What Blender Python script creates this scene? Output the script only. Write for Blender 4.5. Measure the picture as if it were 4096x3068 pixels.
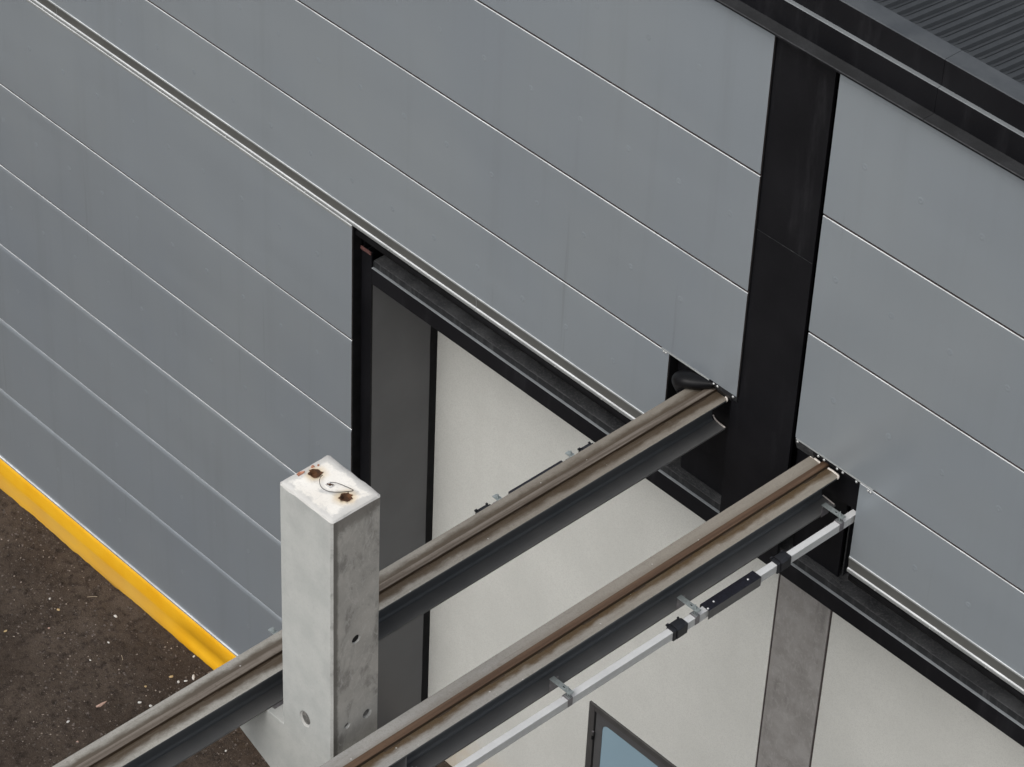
import bpy, bmesh, math, random
from mathutils import Matrix, Vector, noise
random.seed(7)
R = math.radians
for o in list(bpy.data.objects): bpy.data.objects.remove(o, do_unlink=True)
S = bpy.context.scene
COL = S.collection

# ---------------------------------------------------------------- camera
cd = bpy.data.cameras.new('camera'); cam = bpy.data.objects.new('camera', cd); COL.objects.link(cam)
right = Vector((0.68312634, 0.7294, 0.03624963)); down = Vector((0.48555875, -0.41655786, -0.76857807)); fwd = Vector((-0.54550078, 0.54263725, -0.6387282))
rm = Matrix((right, -down, -fwd)).transposed().to_4x4()
cam.matrix_world = Matrix.Translation((15.564885, -13.55, 22.1136)) @ rm
cd.sensor_fit = 'HORIZONTAL'; cd.sensor_width = 36.0; cd.lens = 12564.32 / 4096 * 36.0
cd.clip_start = 0.5; cd.clip_end = 2000
S.camera = cam
S.render.resolution_x = 1024; S.render.resolution_y = 767

# ---------------------------------------------------------------- sky and sun (overcast)
SUNV = Vector((0.05, -0.62, 0.84)).normalized()          # towards the sun
W = bpy.data.worlds.new('World'); S.world = W; W.use_nodes = True
nt = W.node_tree; nt.nodes.clear()
sky = nt.nodes.new('ShaderNodeTexSky'); sky.sky_type = 'NISHITA'; sky.sun_disc = False
sky.sun_elevation = math.asin(SUNV.z); sky.sun_rotation = math.atan2(SUNV.x, SUNV.y)
sky.dust_density = 5.0; sky.air_density = 1.0; sky.ozone_density = 1.0
hs = nt.nodes.new('ShaderNodeHueSaturation'); hs.inputs['Saturation'].default_value = 0.22
bg = nt.nodes.new('ShaderNodeBackground'); bg.inputs['Strength'].default_value = 0.14
wo = nt.nodes.new('ShaderNodeOutputWorld')
nt.links.new(sky.outputs[0], hs.inputs['Color']); nt.links.new(hs.outputs[0], bg.inputs[0]); nt.links.new(bg.outputs[0], wo.inputs[0])
sl = bpy.data.lights.new('sun', 'SUN'); sl.energy = 0.8; sl.angle = R(45); sl.color = (1.0, 0.97, 0.93)
so = bpy.data.objects.new('sun', sl); COL.objects.link(so)
so.rotation_euler = SUNV.to_track_quat('Z', 'Y').to_euler(); so.location = (0, -20, 40)
S.view_settings.view_transform = 'Standard'; S.view_settings.look = 'None'
S.view_settings.gamma = 1; S.view_settings.use_curve_mapping = False
S.view_settings.exposure = 0.0

# ---------------------------------------------------------------- material helpers
class NT:
    def __init__(s, name):
        s.m = bpy.data.materials.new(name); s.m.use_nodes = True; s.t = s.m.node_tree; s.t.nodes.clear()
        s.out = s.t.nodes.new('ShaderNodeOutputMaterial'); s.p = s.t.nodes.new('ShaderNodeBsdfPrincipled')
        s.t.links.new(s.p.outputs[0], s.out.inputs[0]); s.co = s.t.nodes.new('ShaderNodeTexCoord')
    def L(s, a, b): s.t.links.new(a, b)
    def sv(s, sock, v):
        if hasattr(v, 'is_linked') or hasattr(v, 'node'): s.L(v, sock)
        else: sock.default_value = v
    def map(s, sc=(1, 1, 1), loc=(0, 0, 0)):
        n = s.t.nodes.new('ShaderNodeMapping'); s.L(s.co.outputs['Object'], n.inputs[0])
        n.inputs['Scale'].default_value = sc; n.inputs['Location'].default_value = loc; return n.outputs[0]
    def noise(s, scale, detail=4, rough=.55, sc=(1, 1, 1), loc=(0, 0, 0), dist=0.0):
        n = s.t.nodes.new('ShaderNodeTexNoise'); s.L(s.map(sc, loc), n.inputs['Vector'])
        n.inputs['Scale'].default_value = scale; n.inputs['Detail'].default_value = detail
        n.inputs['Roughness'].default_value = rough; n.inputs['Distortion'].default_value = dist; return n.outputs[0]
    def voro(s, scale, sc=(1, 1, 1), feature='F1', out='Distance'):
        n = s.t.nodes.new('ShaderNodeTexVoronoi'); n.feature = feature; s.L(s.map(sc), n.inputs['Vector']); n.inputs['Scale'].default_value = scale; return n.outputs[out]
    def ramp(s, v, a, b, lo=0.0, hi=1.0, smooth=True):
        n = s.t.nodes.new('ShaderNodeMapRange'); n.interpolation_type = 'SMOOTHSTEP' if smooth else 'LINEAR'
        s.sv(n.inputs['Value'], v); n.inputs['From Min'].default_value = a; n.inputs['From Max'].default_value = b
        n.inputs['To Min'].default_value = lo; n.inputs['To Max'].default_value = hi; return n.outputs[0]
    def math(s, op, a, b=0.0):
        n = s.t.nodes.new('ShaderNodeMath'); n.operation = op; s.sv(n.inputs[0], a); s.sv(n.inputs[1], b); return n.outputs[0]
    def mix(s, f, a, b, blend='MIX'):
        n = s.t.nodes.new('ShaderNodeMix'); n.data_type = 'RGBA'; n.blend_type = blend
        s.sv(n.inputs[0], f); s.sv(n.inputs[6], a if not isinstance(a, tuple) else (*a, 1)); s.sv(n.inputs[7], b if not isinstance(b, tuple) else (*b, 1)); return n.outputs[2]
    def xyz(s):
        n = s.t.nodes.new('ShaderNodeSeparateXYZ'); s.L(s.co.outputs['Object'], n.inputs[0]); return n.outputs
    def col(s, c): s.sv(s.p.inputs['Base Color'], c if not isinstance(c, tuple) else (*c, 1))
    def rough(s, v): s.sv(s.p.inputs['Roughness'], v)
    def set(s, **k):
        for a, b in k.items(): s.p.inputs[a.replace('_', ' ')].default_value = b
    def bump(s, h, strength=.3, dist=.01, prev=None):
        n = s.t.nodes.new('ShaderNodeBump'); s.L(h, n.inputs['Height']); n.inputs['Strength'].default_value = strength; n.inputs['Distance'].default_value = dist
        if prev is not None: s.L(prev, n.inputs['Normal'])
        s.L(n.outputs[0], s.p.inputs['Normal']); return n.outputs[0]

def simple(name, c, rough=.5, metal=0., var=.15, scale=6., bump=0.0, spec=.5, fine=0.0):
    n = NT(name); a = tuple(x * (1 - var) for x in c); b = tuple(min(1, x * (1 + var)) for x in c)
    cc = n.mix(n.ramp(n.noise(scale, 5), .3, .7), a, b)
    if fine: cc = n.mix(n.ramp(n.noise(90, 3), .35, .65, 0, fine), cc, tuple(x * .5 for x in c))
    n.col(cc); n.rough(rough); n.set(Metallic=metal); n.p.inputs['Specular IOR Level'].default_value = spec
    if bump: n.bump(n.noise(70, 4), bump, .004)
    return n.m
M = {}
# grey coated metal facing
n = NT('panel_grey')
c = n.mix(n.ramp(n.noise(.45, 3), .3, .7), (.330, .372, .416), (.356, .394, .424))
c = n.mix(n.ramp(n.noise(1.0, 4, .6, (5.0, 1, .22)), .50, .78, 0, .14), c, (.17, .178, .178))          # faint run-off streaks
c = n.mix(n.ramp(n.noise(1.0, 3, .6, (14.0, 1, .35), (4, 0, 2)), .66, .72, 0, .16), c, (.12, .125, .12))
c = n.mix(n.ramp(n.noise(220, 2), .3, .7, 0, .16), c, (.20, .21, .215))
oi = n.t.nodes.new('ShaderNodeObjectInfo'); c = n.mix(n.ramp(oi.outputs['Random'], 0, 1, 0, .16, False), c, (.24, .26, .285))
c = n.mix(n.ramp(n.noise(.23, 3, .5, (1, 1, 1), (11, 0, 5)), .42, .68, 0, .35), c, (.375, .412, .436))  # broad paler patches: soft sheen put into the colour
n.col(c); n.set(Metallic=.42); n.rough(n.ramp(n.noise(1.2, 3), .3, .7, .28, .36))
b1 = n.bump(n.noise(.9, 2, .4, (.55, 1, 1.6)), .5, .03)                                             # sheet waviness
M['panel'] = n.m
M['edge_highlight'] = simple('painted_edge_highlight', (.61, .625, .635), .38, var=.22, scale=3)  # thin pale edges: the sky highlight is put into their colour
M['panel_end'] = simple('panel_end_brown', (.06, .05, .047), .6, var=.3, scale=9)
n = NT('flashing_grey'); n.col(n.mix(n.ramp(n.noise(3, 4), .3, .7), (.22, .232, .232), (.26, .27, .268))); n.rough(.42); M['flash'] = n.m
M['flash_shade'] = simple('flashing_shaded', (.095, .096, .090), .55, var=.12, scale=2)  # down-tilted flashing face toned darker, its shade put into the colour
# white render
n = NT('white_render')
c = n.mix(n.ramp(n.noise(1.1, 4), .3, .7), (.565, .568, .535), (.622, .624, .588))
c = n.mix(n.ramp(n.noise(1, 4, .6, (5, 1, .3)), .5, .8, 0, .22), c, (.52, .515, .48))
c = n.mix(n.ramp(n.noise(95, 3, .7), .36, .58, .5, 0), c, (.47, .47, .445))
z = n.xyz()[2]
c = n.mix(n.math('MULTIPLY', n.ramp(z, .05, .75, 1, 0), n.ramp(n.noise(5, 4), .3, .7, .35, .9)), c, (.56, .475, .36))   # soil splash at the foot
n.col(c); n.rough(.9); n.p.inputs['Specular IOR Level'].default_value = .2
n.bump(n.noise(120, 3, .7), .35, .004); M['render'] = n.m
# black steel
n = NT('black_steel'); c = n.mix(n.ramp(n.noise(1.4, 4), .3, .75), (.0045, .0045, .006), (.009, .009, .011))
c = n.mix(n.ramp(n.noise(1, 5, .65, (5, 5, .9)), .52, .80, 0, .5), c, (.034, .034, .038))
c = n.mix(n.ramp(n.noise(160, 2), .62, .75, 0, .25), c, (.05, .05, .05))
n.col(c); n.rough(.55); n.p.inputs['Specular IOR Level'].default_value = .18; M['black'] = n.m
n = NT('dusty_black_steel'); c = n.mix(n.ramp(n.noise(3.0, 6, .65), .32, .72), (.014, .015, .017), (.058, .060, .063))
c = n.mix(n.ramp(n.noise(60, 4, .7), .45, .7, 0, .5), c, (.10, .10, .10)); c = n.mix(n.ramp(n.noise(1, 4, .6, (40, 6, 6)), .62, .75, 0, .3), c, (.13, .13, .13))
n.col(c); n.rough(.75); n.bump(n.noise(90, 4), .3, .004); M['dusty'] = n.m
n = NT('streaked_black_steel'); c = n.mix(n.ramp(n.noise(1.0, 5, .6, (30, 10, 1.5)), .45, .8), (.011, .012, .014), (.05, .052, .054))
n.col(c); n.rough(.5); M['streak'] = n.m
M['grit'] = simple('gritty_black', (.021, .022, .024), .8, var=.35, scale=5, bump=.5, fine=.5)
M['lip'] = simple('bare_edge_grey', (.20, .215, .225), .4, var=.1, scale=4)
M['rubber'] = simple('black_rubber', (.007, .007, .008), .7, var=.3, scale=8, spec=.15)
M['membrane'] = simple('black_membrane', (.006, .006, .007), .42, var=.3, scale=8, spec=.18)
M['reveal'] = simple('dark_grey_sheet', (.098, .099, .104), .40, var=.10, scale=1.2)
M['primer'] = simple('red_primer', (.13, .06, .055), .6, var=.3, scale=30)
# yellow plinth
n = NT('yellow_plinth'); z = n.xyz()[2]
c = n.mix(n.ramp(n.noise(2.2, 4), .3, .7), (.86, .43, .010), (.92, .50, .022))
dm = n.math('MULTIPLY', n.ramp(z, .235, .185), n.ramp(n.noise(1.6, 4, .6, (.5, 1, 2)), .30, .62, .15, .40))
dm2 = n.math('MULTIPLY', dm, n.ramp(n.xyz()[0], -2.3, -3.4))
c = n.mix(dm2, c, (.52, .36, .15))                                                                  # dried soil film
c = n.mix(n.ramp(n.noise(7, 5, .7), .66, .8, 0, .5), c, (.40, .26, .09))
n.col(c); n.rough(.42); n.bump(n.noise(4, 3, .5, (.5, 1, 1)), .12, .02); M['yellow'] = n.m
# concrete
def concrete(name, c0, c1, dark, dscale, lo, hi, amt, stretch=(1, 1, 1), fib=None, rough=.85, halos=None, band=False):
    n = NT(name)
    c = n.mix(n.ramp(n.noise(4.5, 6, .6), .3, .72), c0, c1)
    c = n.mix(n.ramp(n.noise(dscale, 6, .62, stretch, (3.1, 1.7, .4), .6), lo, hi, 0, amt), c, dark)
    if fib: c = n.mix(n.ramp(n.noise(16, 6, .75, (1, 1, .55), (0, 0, 5), 1.8), .52, .62, 0, fib[1]), c, fib[0])
    if halos:
        for hx, hy in halos:
            d_ = n.t.nodes.new('ShaderNodeVectorMath'); d_.operation = 'DISTANCE'; n.L(n.map((1, 1, 0)), d_.inputs[0]); d_.inputs[1].default_value = (hx, hy, 0)
            dd = n.math('ADD', d_.outputs['Value'], n.math('MULTIPLY', n.noise(14, 4), .05))
            c = n.mix(n.ramp(dd, .055, .13, .75, 0), c, (.62, .47, .27))
        x_, y_, z_ = n.xyz()
        ed = n.math('MAXIMUM', n.math('ABSOLUTE', x_), n.math('ADD', n.math('ABSOLUTE', y_), .05))
        c = n.mix(n.ramp(n.math('ADD', ed, n.math('MULTIPLY', n.noise(9, 5, .65), .14)), .255, .285, 0, .7), c, (.50, .50, .49))
    if band:
        yb = n.math('ADD', n.xyz()[1], n.math('MULTIPLY', n.noise(9, 5, .7), .03))
        c = n.mix(n.ramp(yb, -.125, -.150, 0, .8), c, (.13, .12, .105))
        zb_ = n.math('ADD', n.xyz()[2], n.math('MULTIPLY', n.noise(5, 5, .7), .22))
        c = n.mix(n.ramp(zb_, 9.18, 9.26, 0, .75), c, (.19, .175, .155))
    c = n.mix(n.ramp(n.noise(60, 3, .7), .5, .75, 0, .22), c, tuple(x * .6 for x in c0))
    c = n.mix(n.ramp(n.voro(26), .06, .02, 0, .6), c, tuple(x * .35 for x in c0))                   # blow holes
    n.col(c); n.rough(rough); n.p.inputs['Specular IOR Level'].default_value = .3
    n.bump(n.noise(35, 5, .65), .25, .006); return n.m
M['conc_front'] = concrete('concrete_smooth', (.425, .438, .422), (.49, .50, .48), (.345, .353, .345), 2.2, .5, .75, .55, (1.4, 1, .8))
M['conc_side'] = concrete('concrete_stained', (.40, .385, .355), (.50, .48, .44), (.20, .19, .175), 5.0, .46, .66, .7, (1, 1.3, .8), fib=((.56, .545, .51), .5), band=True)
M['conc_corbel'] = concrete('concrete_corbel', (.43, .43, .405), (.50, .505, .48), (.34, .32, .275), 3.0, .45, .72, .7, (2.2, 2.2, .5))
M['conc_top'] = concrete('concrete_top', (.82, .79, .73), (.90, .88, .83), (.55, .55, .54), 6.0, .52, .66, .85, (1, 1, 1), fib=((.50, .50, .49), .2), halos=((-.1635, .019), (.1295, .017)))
M['conc_edge'] = concrete('concrete_edge', (.42, .42, .40), (.52, .52, .50), (.22, .22, .21), 6.0, .5, .7, .7)
M['pillar'] = concrete('concrete_pillar', (.225, .215, .205), (.305, .295, .284), (.155, .146, .139), 3.0, .48, .7, .7, (2.0, 1, .35), fib=((.37, .36, .345), .35))
M['sealant'] = simple('brown_joint', (.045, .035, .032), .7, var=.4, scale=12)
M['rust'] = simple('rust', (.085, .036, .014), .85, var=.5, scale=30, bump=.4)
M['rust_pale'] = simple('rust_halo', (.55, .42, .25), .9, var=.15, scale=20)
M['brick_red'] = simple('brick_fleck', (.42, .19, .12), .9, var=.3, scale=40)
M['wire'] = simple('dark_wire', (.03, .026, .022), .6)
M['white_ring'] = simple('white_ring', (.62, .62, .60), .7)
# runway beams (local x is across the beam)
def flange(name, grey, brown, rust, seed, rustw, slo):
    n = NT(name); x, y, z = n.xyz()
    ax = n.math('ABSOLUTE', x)
    c = n.mix(n.ramp(n.noise(3.0, 5, .6, (3, .8, 1), (seed, seed, 0)), .35, .68), grey, tuple(g * .86 for g in grey))
    yb = n.ramp(n.math('ADD', y, n.math('MULTIPLY', n.noise(1.5, 3, .5, (1, 1, 1), (seed, 0, 0)), 1.4)), -3.9, -.6)
    c = n.mix(n.math('MULTIPLY', yb, .8), c, brown)
    wob = n.math('ADD', n.math('MULTIPLY', n.noise(3.5, 5, .65, (2, 1, 1), (0, seed, 0)), .07), n.math('MULTIPLY', n.noise(14, 6, .7, (1.5, .45, 1), (seed, 0, 0)), .075))
    near = n.ramp(n.math('ADD', ax, wob), .085 + rustw, .100 + rustw * 1.9, 1, 0)
    side = n.ramp(x, -.02, .02, slo, 1.0)
    c = n.mix(n.math('MULTIPLY', near, n.math('MULTIPLY', side, .95)), c, rust)
    c = n.mix(n.ramp(n.noise(1.0, 6, .7, (45, 1.6, 1), (seed, 0, 0)), .50, .72, 0, .42), c, tuple(g * .72 for g in brown))      # rubbed streaks along the beam
    c = n.mix(n.ramp(n.noise(11, 6, .7, (1, 1, 1), (0, 0, seed)), .58, .70, 0, .40), c, tuple(g * .62 for g in brown))
    c = n.mix(n.ramp(n.noise(85, 3, .7), .42, .72, 0, .30), c, tuple(g * .55 for g in brown))
    c = n.mix(n.ramp(n.voro(9), .075, .03, 0, .7), c, (.55, .54, .52))
    n.col(c); n.rough(n.ramp(n.noise(8, 5), .3, .7, .55, .8)); n.p.inputs['Specular IOR Level'].default_value = .35; n.bump(n.noise(60, 4), .2, .003); return n.m
M['flange1'] = flange('flange_top_brown', (.345, .335, .305), (.190, .165, .135), (.052, .034, .018), 2.3, .050, .9)
M['flange2'] = flange('flange_top_grey', (.315, .31, .295), (.235, .208, .170), (.070, .040, .013), 6.1, .038, .2)
n = NT('beam_side_paint'); c = n.mix(n.ramp(n.noise(2, 5, .6), .3, .7), (.072, .080, .088), (.092, .097, .102))
c = n.mix(n.ramp(n.noise(1, 5, .6, (12, .5, 12)), .55, .8, 0, .35), c, (.075, .073, .072)); n.col(c); n.rough(.48); M['beam'] = n.m
n = NT('beam_bottom_flange'); c = n.mix(n.ramp(n.noise(2.4, 5, .6), .3, .7), (.100, .103, .106), (.135, .135, .134))
c = n.mix(n.ramp(n.noise(1, 5, .7, (30, 30, 30)), .66, .78, 0, .3), c, (.13, .12, .115)); n.col(c); n.rough(.6); M['beam_low'] = n.m
def rail(name, c0, c1, c2):
    n = NT(name); c = n.mix(n.ramp(n.noise(2.2, 5, .6, (18, .6, 10)), .35, .68), c0, c1)
    c = n.mix(n.ramp(n.noise(50, 4, .7), .5, .75, 0, .4), c, c2); n.col(c); n.rough(.62); n.bump(n.noise(60, 4), .25, .003); return n.m
M['rail1'] = rail('rail_worn', (.085, .066, .050), (.185, .160, .135), (.055, .036, .022))
M['rail2'] = rail('rail_rusty', (.068, .037, .020), (.108, .064, .038), (.040, .021, .011))
M['rail_side'] = rail('rail_side_rust', (.035, .022, .012), (.055, .034, .018), (.02, .012, .007))
M['weld'] = simple('weld_seam_pale', (.70, .65, .60), .6, var=.2, scale=60)
# small metal
M['galv'] = simple('galvanised', (.36, .40, .40), .42, metal=.55, var=.2, scale=25)
M['zincdark'] = simple('zinc_bracket', (.20, .19, .20), .45, metal=.4, var=.2, scale=30)
M['alu'] = simple('pvc_grey', (.60, .61, .615), .42, var=.05, scale=5, fine=.08)
M['alu_shade'] = simple('pvc_grey_shaded', (.50, .51, .505), .45, var=.05, scale=5)  # bar sides toned darker than the top, shading put into the colour
M['plastic'] = simple('black_plastic', (.013, .014, .018), .5, var=.3, scale=20, fine=.2)
M['boxside'] = simple('box_sheet_dark', (.060, .059, .062), .35, var=.2, scale=8)
M['boxtop'] = simple('box_lid_black', (.010, .010, .016), .38, var=.4, scale=60)
M['rivet'] = simple('rivet_metal', (.55, .56, .56), .35, metal=.5)
M['frame'] = simple('door_frame_anthracite', (.060, .058, .057), .42, var=.12, scale=6)
M['leaf'] = simple('door_leaf_anthracite', (.078, .078, .080), .42, var=.08, scale=4)
n = NT('blue_glass'); n.col(n.mix(n.ramp(n.noise(.8, 2), .3, .7), (.25, .36, .43), (.29, .40, .47))); n.rough(.16); M['glass'] = n.m
n = NT('roof_sheet'); c = n.mix(n.ramp(n.noise(2.0, 5, .6), .3, .7), (.026, .030, .035), (.046, .051, .056))
c = n.mix(n.ramp(n.noise(14, 5, .7), .62, .8, 0, .35), c, (.11, .115, .12)); n.col(c); n.rough(.5); M['roof'] = n.m
n = NT('coping_sheet'); c = n.mix(n.ramp(n.noise(2.6, 5, .65), .3, .7), (.045, .052, .060), (.074, .082, .090))
c = n.mix(n.ramp(n.noise(22, 5, .75), .64, .8, 0, .5), c, (.26, .27, .28)); n.col(c); n.rough(.5); M['coping'] = n.m
# ground
n = NT('soil')
c = n.mix(n.ramp(n.noise(.7, 5, .6), .32, .68), (.046, .034, .026), (.094, .073, .058))
c = n.mix(n.ramp(n.noise(11, 8, .78), .46, .68), c, (.020, .015, .012))
c = n.mix(n.ramp(n.noise(75, 5, .8), .54, .72, 0, .75), c, (.165, .138, .122))
c = n.mix(n.ramp(n.noise(150, 3, .7), .60, .70, 0, .55), c, (.21, .18, .165))
yd = n.math('ADD', n.xyz()[1], n.math('MULTIPLY', n.noise(.5, 4), 2.5))
c = n.mix(n.ramp(yd, -3.2, -6.5), c, n.mix(n.ramp(n.noise(30, 5, .7), .35, .65), (.20, .19, .175), (.30, .29, .27)))      # paler ground out of view, added so the upper panels reflect brighter
n.col(c); n.rough(.95); n.p.inputs['Specular IOR Level'].default_value = .15
b1 = n.bump(n.noise(22, 8, .75), .9, .03); n.bump(n.noise(110, 4, .8), .8, .008, b1); M['soil'] = n.m
M['pebble'] = simple('pebble_brown', (.10, .082, .072), .9, var=.5, scale=14)
M['pebble_pale'] = simple('pebble_pale', (.25, .21, .18), .9, var=.35, scale=9)
M['chip_white'] = simple('stone_white', (.60, .59, .57), .85, var=.12, scale=40)
M['chip_tan'] = simple('stone_tan', (.45, .33, .17), .85, var=.2, scale=40)
M['chip_pink'] = simple('stone_pink', (.46, .31, .25), .85, var=.2, scale=40)
M['straw'] = simple('dry_straw', (.42, .36, .27), .8, var=.2, scale=40)

# ---------------------------------------------------------------- mesh helpers
class MB:
    def __init__(s): s.v = []; s.f = []; s.mi = []; s.mats = []
    def m(s, mat):
        if mat not in s.mats: s.mats.append(mat)
        return s.mats.index(mat)
    def face(s, pts, mat):
        b = len(s.v); s.v += [tuple(p) for p in pts]; s.f.append(tuple(range(b, b + len(pts)))); s.mi.append(s.m(mat))
    def poly(s, v, f, mat):
        b = len(s.v); s.v += [tuple(p) for p in v]
        for q in f: s.f.append(tuple(b + i for i in q)); s.mi.append(s.m(mat))
    def box(s, x0, x1, y0, y1, z0, z1, mat, top=None):
        v = [(x0, y0, z0), (x1, y0, z0), (x1, y1, z0), (x0, y1, z0), (x0, y0, z1), (x1, y0, z1), (x1, y1, z1), (x0, y1, z1)]
        s.poly(v, [(3, 2, 1, 0), (0, 1, 5, 4), (1, 2, 6, 5), (2, 3, 7, 6), (3, 0, 4, 7)], mat); s.poly(v, [(4, 5, 6, 7)], top or mat)
    def prism(s, prof, a0, a1, axis, mats, cap=None):
        """closed profile extruded along axis; prof = (u, w); axis x: u=y w=z ; axis y: u=x w=z ; mats = one or one per edge"""
        k = len(prof); P = (lambda a, u, w: (a, u, w)) if axis == 'x' else (lambda a, u, w: (u, a, w))
        if not isinstance(mats, (list, tuple)): mats = [mats] * k
        for i in range(k):
            u, w = prof[i]; u2, w2 = prof[(i + 1) % k]
            s.face([P(a0, u, w), P(a1, u, w), P(a1, u2, w2), P(a0, u2, w2)], mats[i])
        c = cap or mats[0]
        s.face([P(a0, u, w) for u, w in prof], c); s.face([P(a1, u, w) for u, w in reversed(prof)], c)
    def cyl(s, c, r, h, mat, axis='z', seg=12, r2=None, top=None):
        r2 = r if r2 is None else r2; v = []
        for k in range(2):
            for i in range(seg):
                a = 2 * math.pi * i / seg; q = (r, r2)[k]; u, w = q * math.cos(a), q * math.sin(a); h_ = h * k
                v.append({'z': (c[0] + u, c[1] + w, c[2] + h_), 'y': (c[0] + u, c[1] + h_, c[2] + w), 'x': (c[0] + h_, c[1] + u, c[2] + w)}[axis])
        s.poly(v, [(i, (i + 1) % seg, seg + (i + 1) % seg, seg + i) for i in range(seg)] + [tuple(range(seg - 1, -1, -1))], mat)
        s.poly(v[seg:], [tuple(range(seg))], top or mat)
    def build(s, name, parent=None, smooth=False, loc=None, bevel=0, weld=True):
        me = bpy.data.meshes.new(name); me.from_pydata(s.v, [], s.f)
        for m_ in s.mats: me.materials.append(M[m_])
        me.polygons.foreach_set('material_index', s.mi)
        bm = bmesh.new(); bm.from_mesh(me)
        if weld: bmesh.ops.remove_doubles(bm, verts=bm.verts, dist=1e-5)
        bmesh.ops.recalc_face_normals(bm, faces=bm.faces)
        if smooth:
            for f in bm.faces: f.smooth = True
        bm.to_mesh(me); bm.free()
        o = bpy.data.objects.new(name, me); COL.objects.link(o)
        if parent: o.parent = parent
        if loc: o.location = loc
        if bevel:
            b = o.modifiers.new('bevel', 'BEVEL'); b.width = bevel; b.segments = 2; b.limit_method = 'ANGLE'; b.angle_limit = R(40)
        return o
def link_copy(o, parent, loc, rot=None, name=None):
    c = o.copy(); COL.objects.link(c); c.parent = parent; c.location = loc
    if rot: c.rotation_euler = rot
    return c
def empty(name, loc, label, cat, group=None):
    o = bpy.data.objects.new(name, None); COL.objects.link(o); o.location = loc; o['label'] = label; o['category'] = cat
    if group: o['group'] = group
    return o
def tag(o, label, cat, group=None):
    o['label'] = label; o['category'] = cat
    if group: o['group'] = group
def tube(name, pts, r, mat, parent=None, seg=6):
    cu = bpy.data.curves.new(name, 'CURVE'); cu.dimensions = '3D'; sp = cu.splines.new('NURBS'); sp.points.add(len(pts) - 1)
    for p, q in zip(sp.points, pts): p.co = (*q, 1)
    sp.use_endpoint_u = True; sp.order_u = 3; cu.bevel_depth = r; cu.bevel_resolution = 2
    t = bpy.data.objects.new(name, cu); COL.objects.link(t)
    me = bpy.data.meshes.new_from_object(t.evaluated_get(bpy.context.evaluated_depsgraph_get())); bpy.data.objects.remove(t)
    me.materials.clear(); me.materials.append(M[mat]); o = bpy.data.objects.new(name, me); COL.objects.link(o)
    if parent: o.parent = parent
    return o

# ================================================================= ground
def axis_vals(a, b, step, far):
    v = []; x = a
    while x < b: v.append(x); x += step
    d = step * 2; lo = [a]; hi = [v[-1]]
    while lo[-1] > -far: lo.append(lo[-1] - d); hi.append(hi[-1] + d); d *= 1.5
    return list(reversed(lo[1:])) + v + hi[1:]
gx = axis_vals(-7.0, 2.0, .035, 500); gy = axis_vals(-5.0, 1.2, .035, 500)
def gz(x, y):
    p = Vector((x, y, 0))
    h = .030 * noise.noise(p * .7) + .016 * noise.noise(p * 2.6 + Vector((7, 3, 1))) + .013 * noise.noise(p * 7.0) + .009 * noise.noise(p * 15.0)
    if -7 < x < 1 and -.5 < y < .3: h += .018 * math.exp(-((y + .05) / .12) ** 2)          # soil banked against the plinth
    return h - .012
vs = [(x, y, gz(x, y) if (-8 < x < 3 and -6 < y < 2) else -.012) for y in gy for x in gx]; nx = len(gx)
fs = [(j * nx + i, j * nx + i + 1, (j + 1) * nx + i + 1, (j + 1) * nx + i) for j in range(len(gy) - 1) for i in range(nx - 1)]
me = bpy.data.meshes.new('ground'); me.from_pydata(vs, [], fs); me.materials.append(M['soil'])
me.polygons.foreach_set('use_smooth', [True] * len(fs))
ground = bpy.data.objects.new('ground', me); COL.objects.link(ground); ground['kind'] = 'structure'

# ================================================================= the hall
hall = empty('industrial_hall', (0, 0, 0), 'grey panel-clad industrial hall with black steel frame, yellow plinth and dark ribbed roof', 'building')
XL, XR = -10.0, 11.0
def panel(x0, x1, z0, z1, tilt, ends=True):
    b = MB(); g = .010
    t = tilt
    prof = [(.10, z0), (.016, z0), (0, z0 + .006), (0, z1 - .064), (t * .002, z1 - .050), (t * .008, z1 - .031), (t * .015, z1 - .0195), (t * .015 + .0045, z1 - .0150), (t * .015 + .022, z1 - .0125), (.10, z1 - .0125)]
    b.prism(prof, x0, x1, 'x', ['panel_end', 'panel', 'panel', 'panel', 'panel', 'panel', 'edge_highlight', 'panel_end', 'panel_end', 'panel_end'], 'panel_end'); return b.build('wall_panel', hall)
lower_z = [.447, 1.43, 2.41, 3.41, 4.43, 5.42, 6.62]; tl = [1.0, .9, .6, .32, .2, .1]
panels_low = [panel(XL, 0.0, lower_z[i], lower_z[i + 1], tl[i]) for i in range(6)]
upper_z = [6.76, 7.495, 8.475, 9.495, 10.66]
pu_l = [panel(XL, 3.575 if i == 0 else 4.262, upper_z[i], upper_z[i + 1], .06) for i in range(4)]
pu_r = [panel(5.475 if i == 0 else 4.849, XR, upper_z[i], upper_z[i + 1], .06) for i in range(4)]
for x0, z0, z1 in ((0.0, .02, 6.60), (3.575, 6.76, 7.485), (4.262, 7.497, 10.65)):
    b = MB(); b.box(x0 + .0005, x0 + .006, .012, .101, z0, z1, 'rubber'); b.build('edge_seal', hall)
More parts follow.
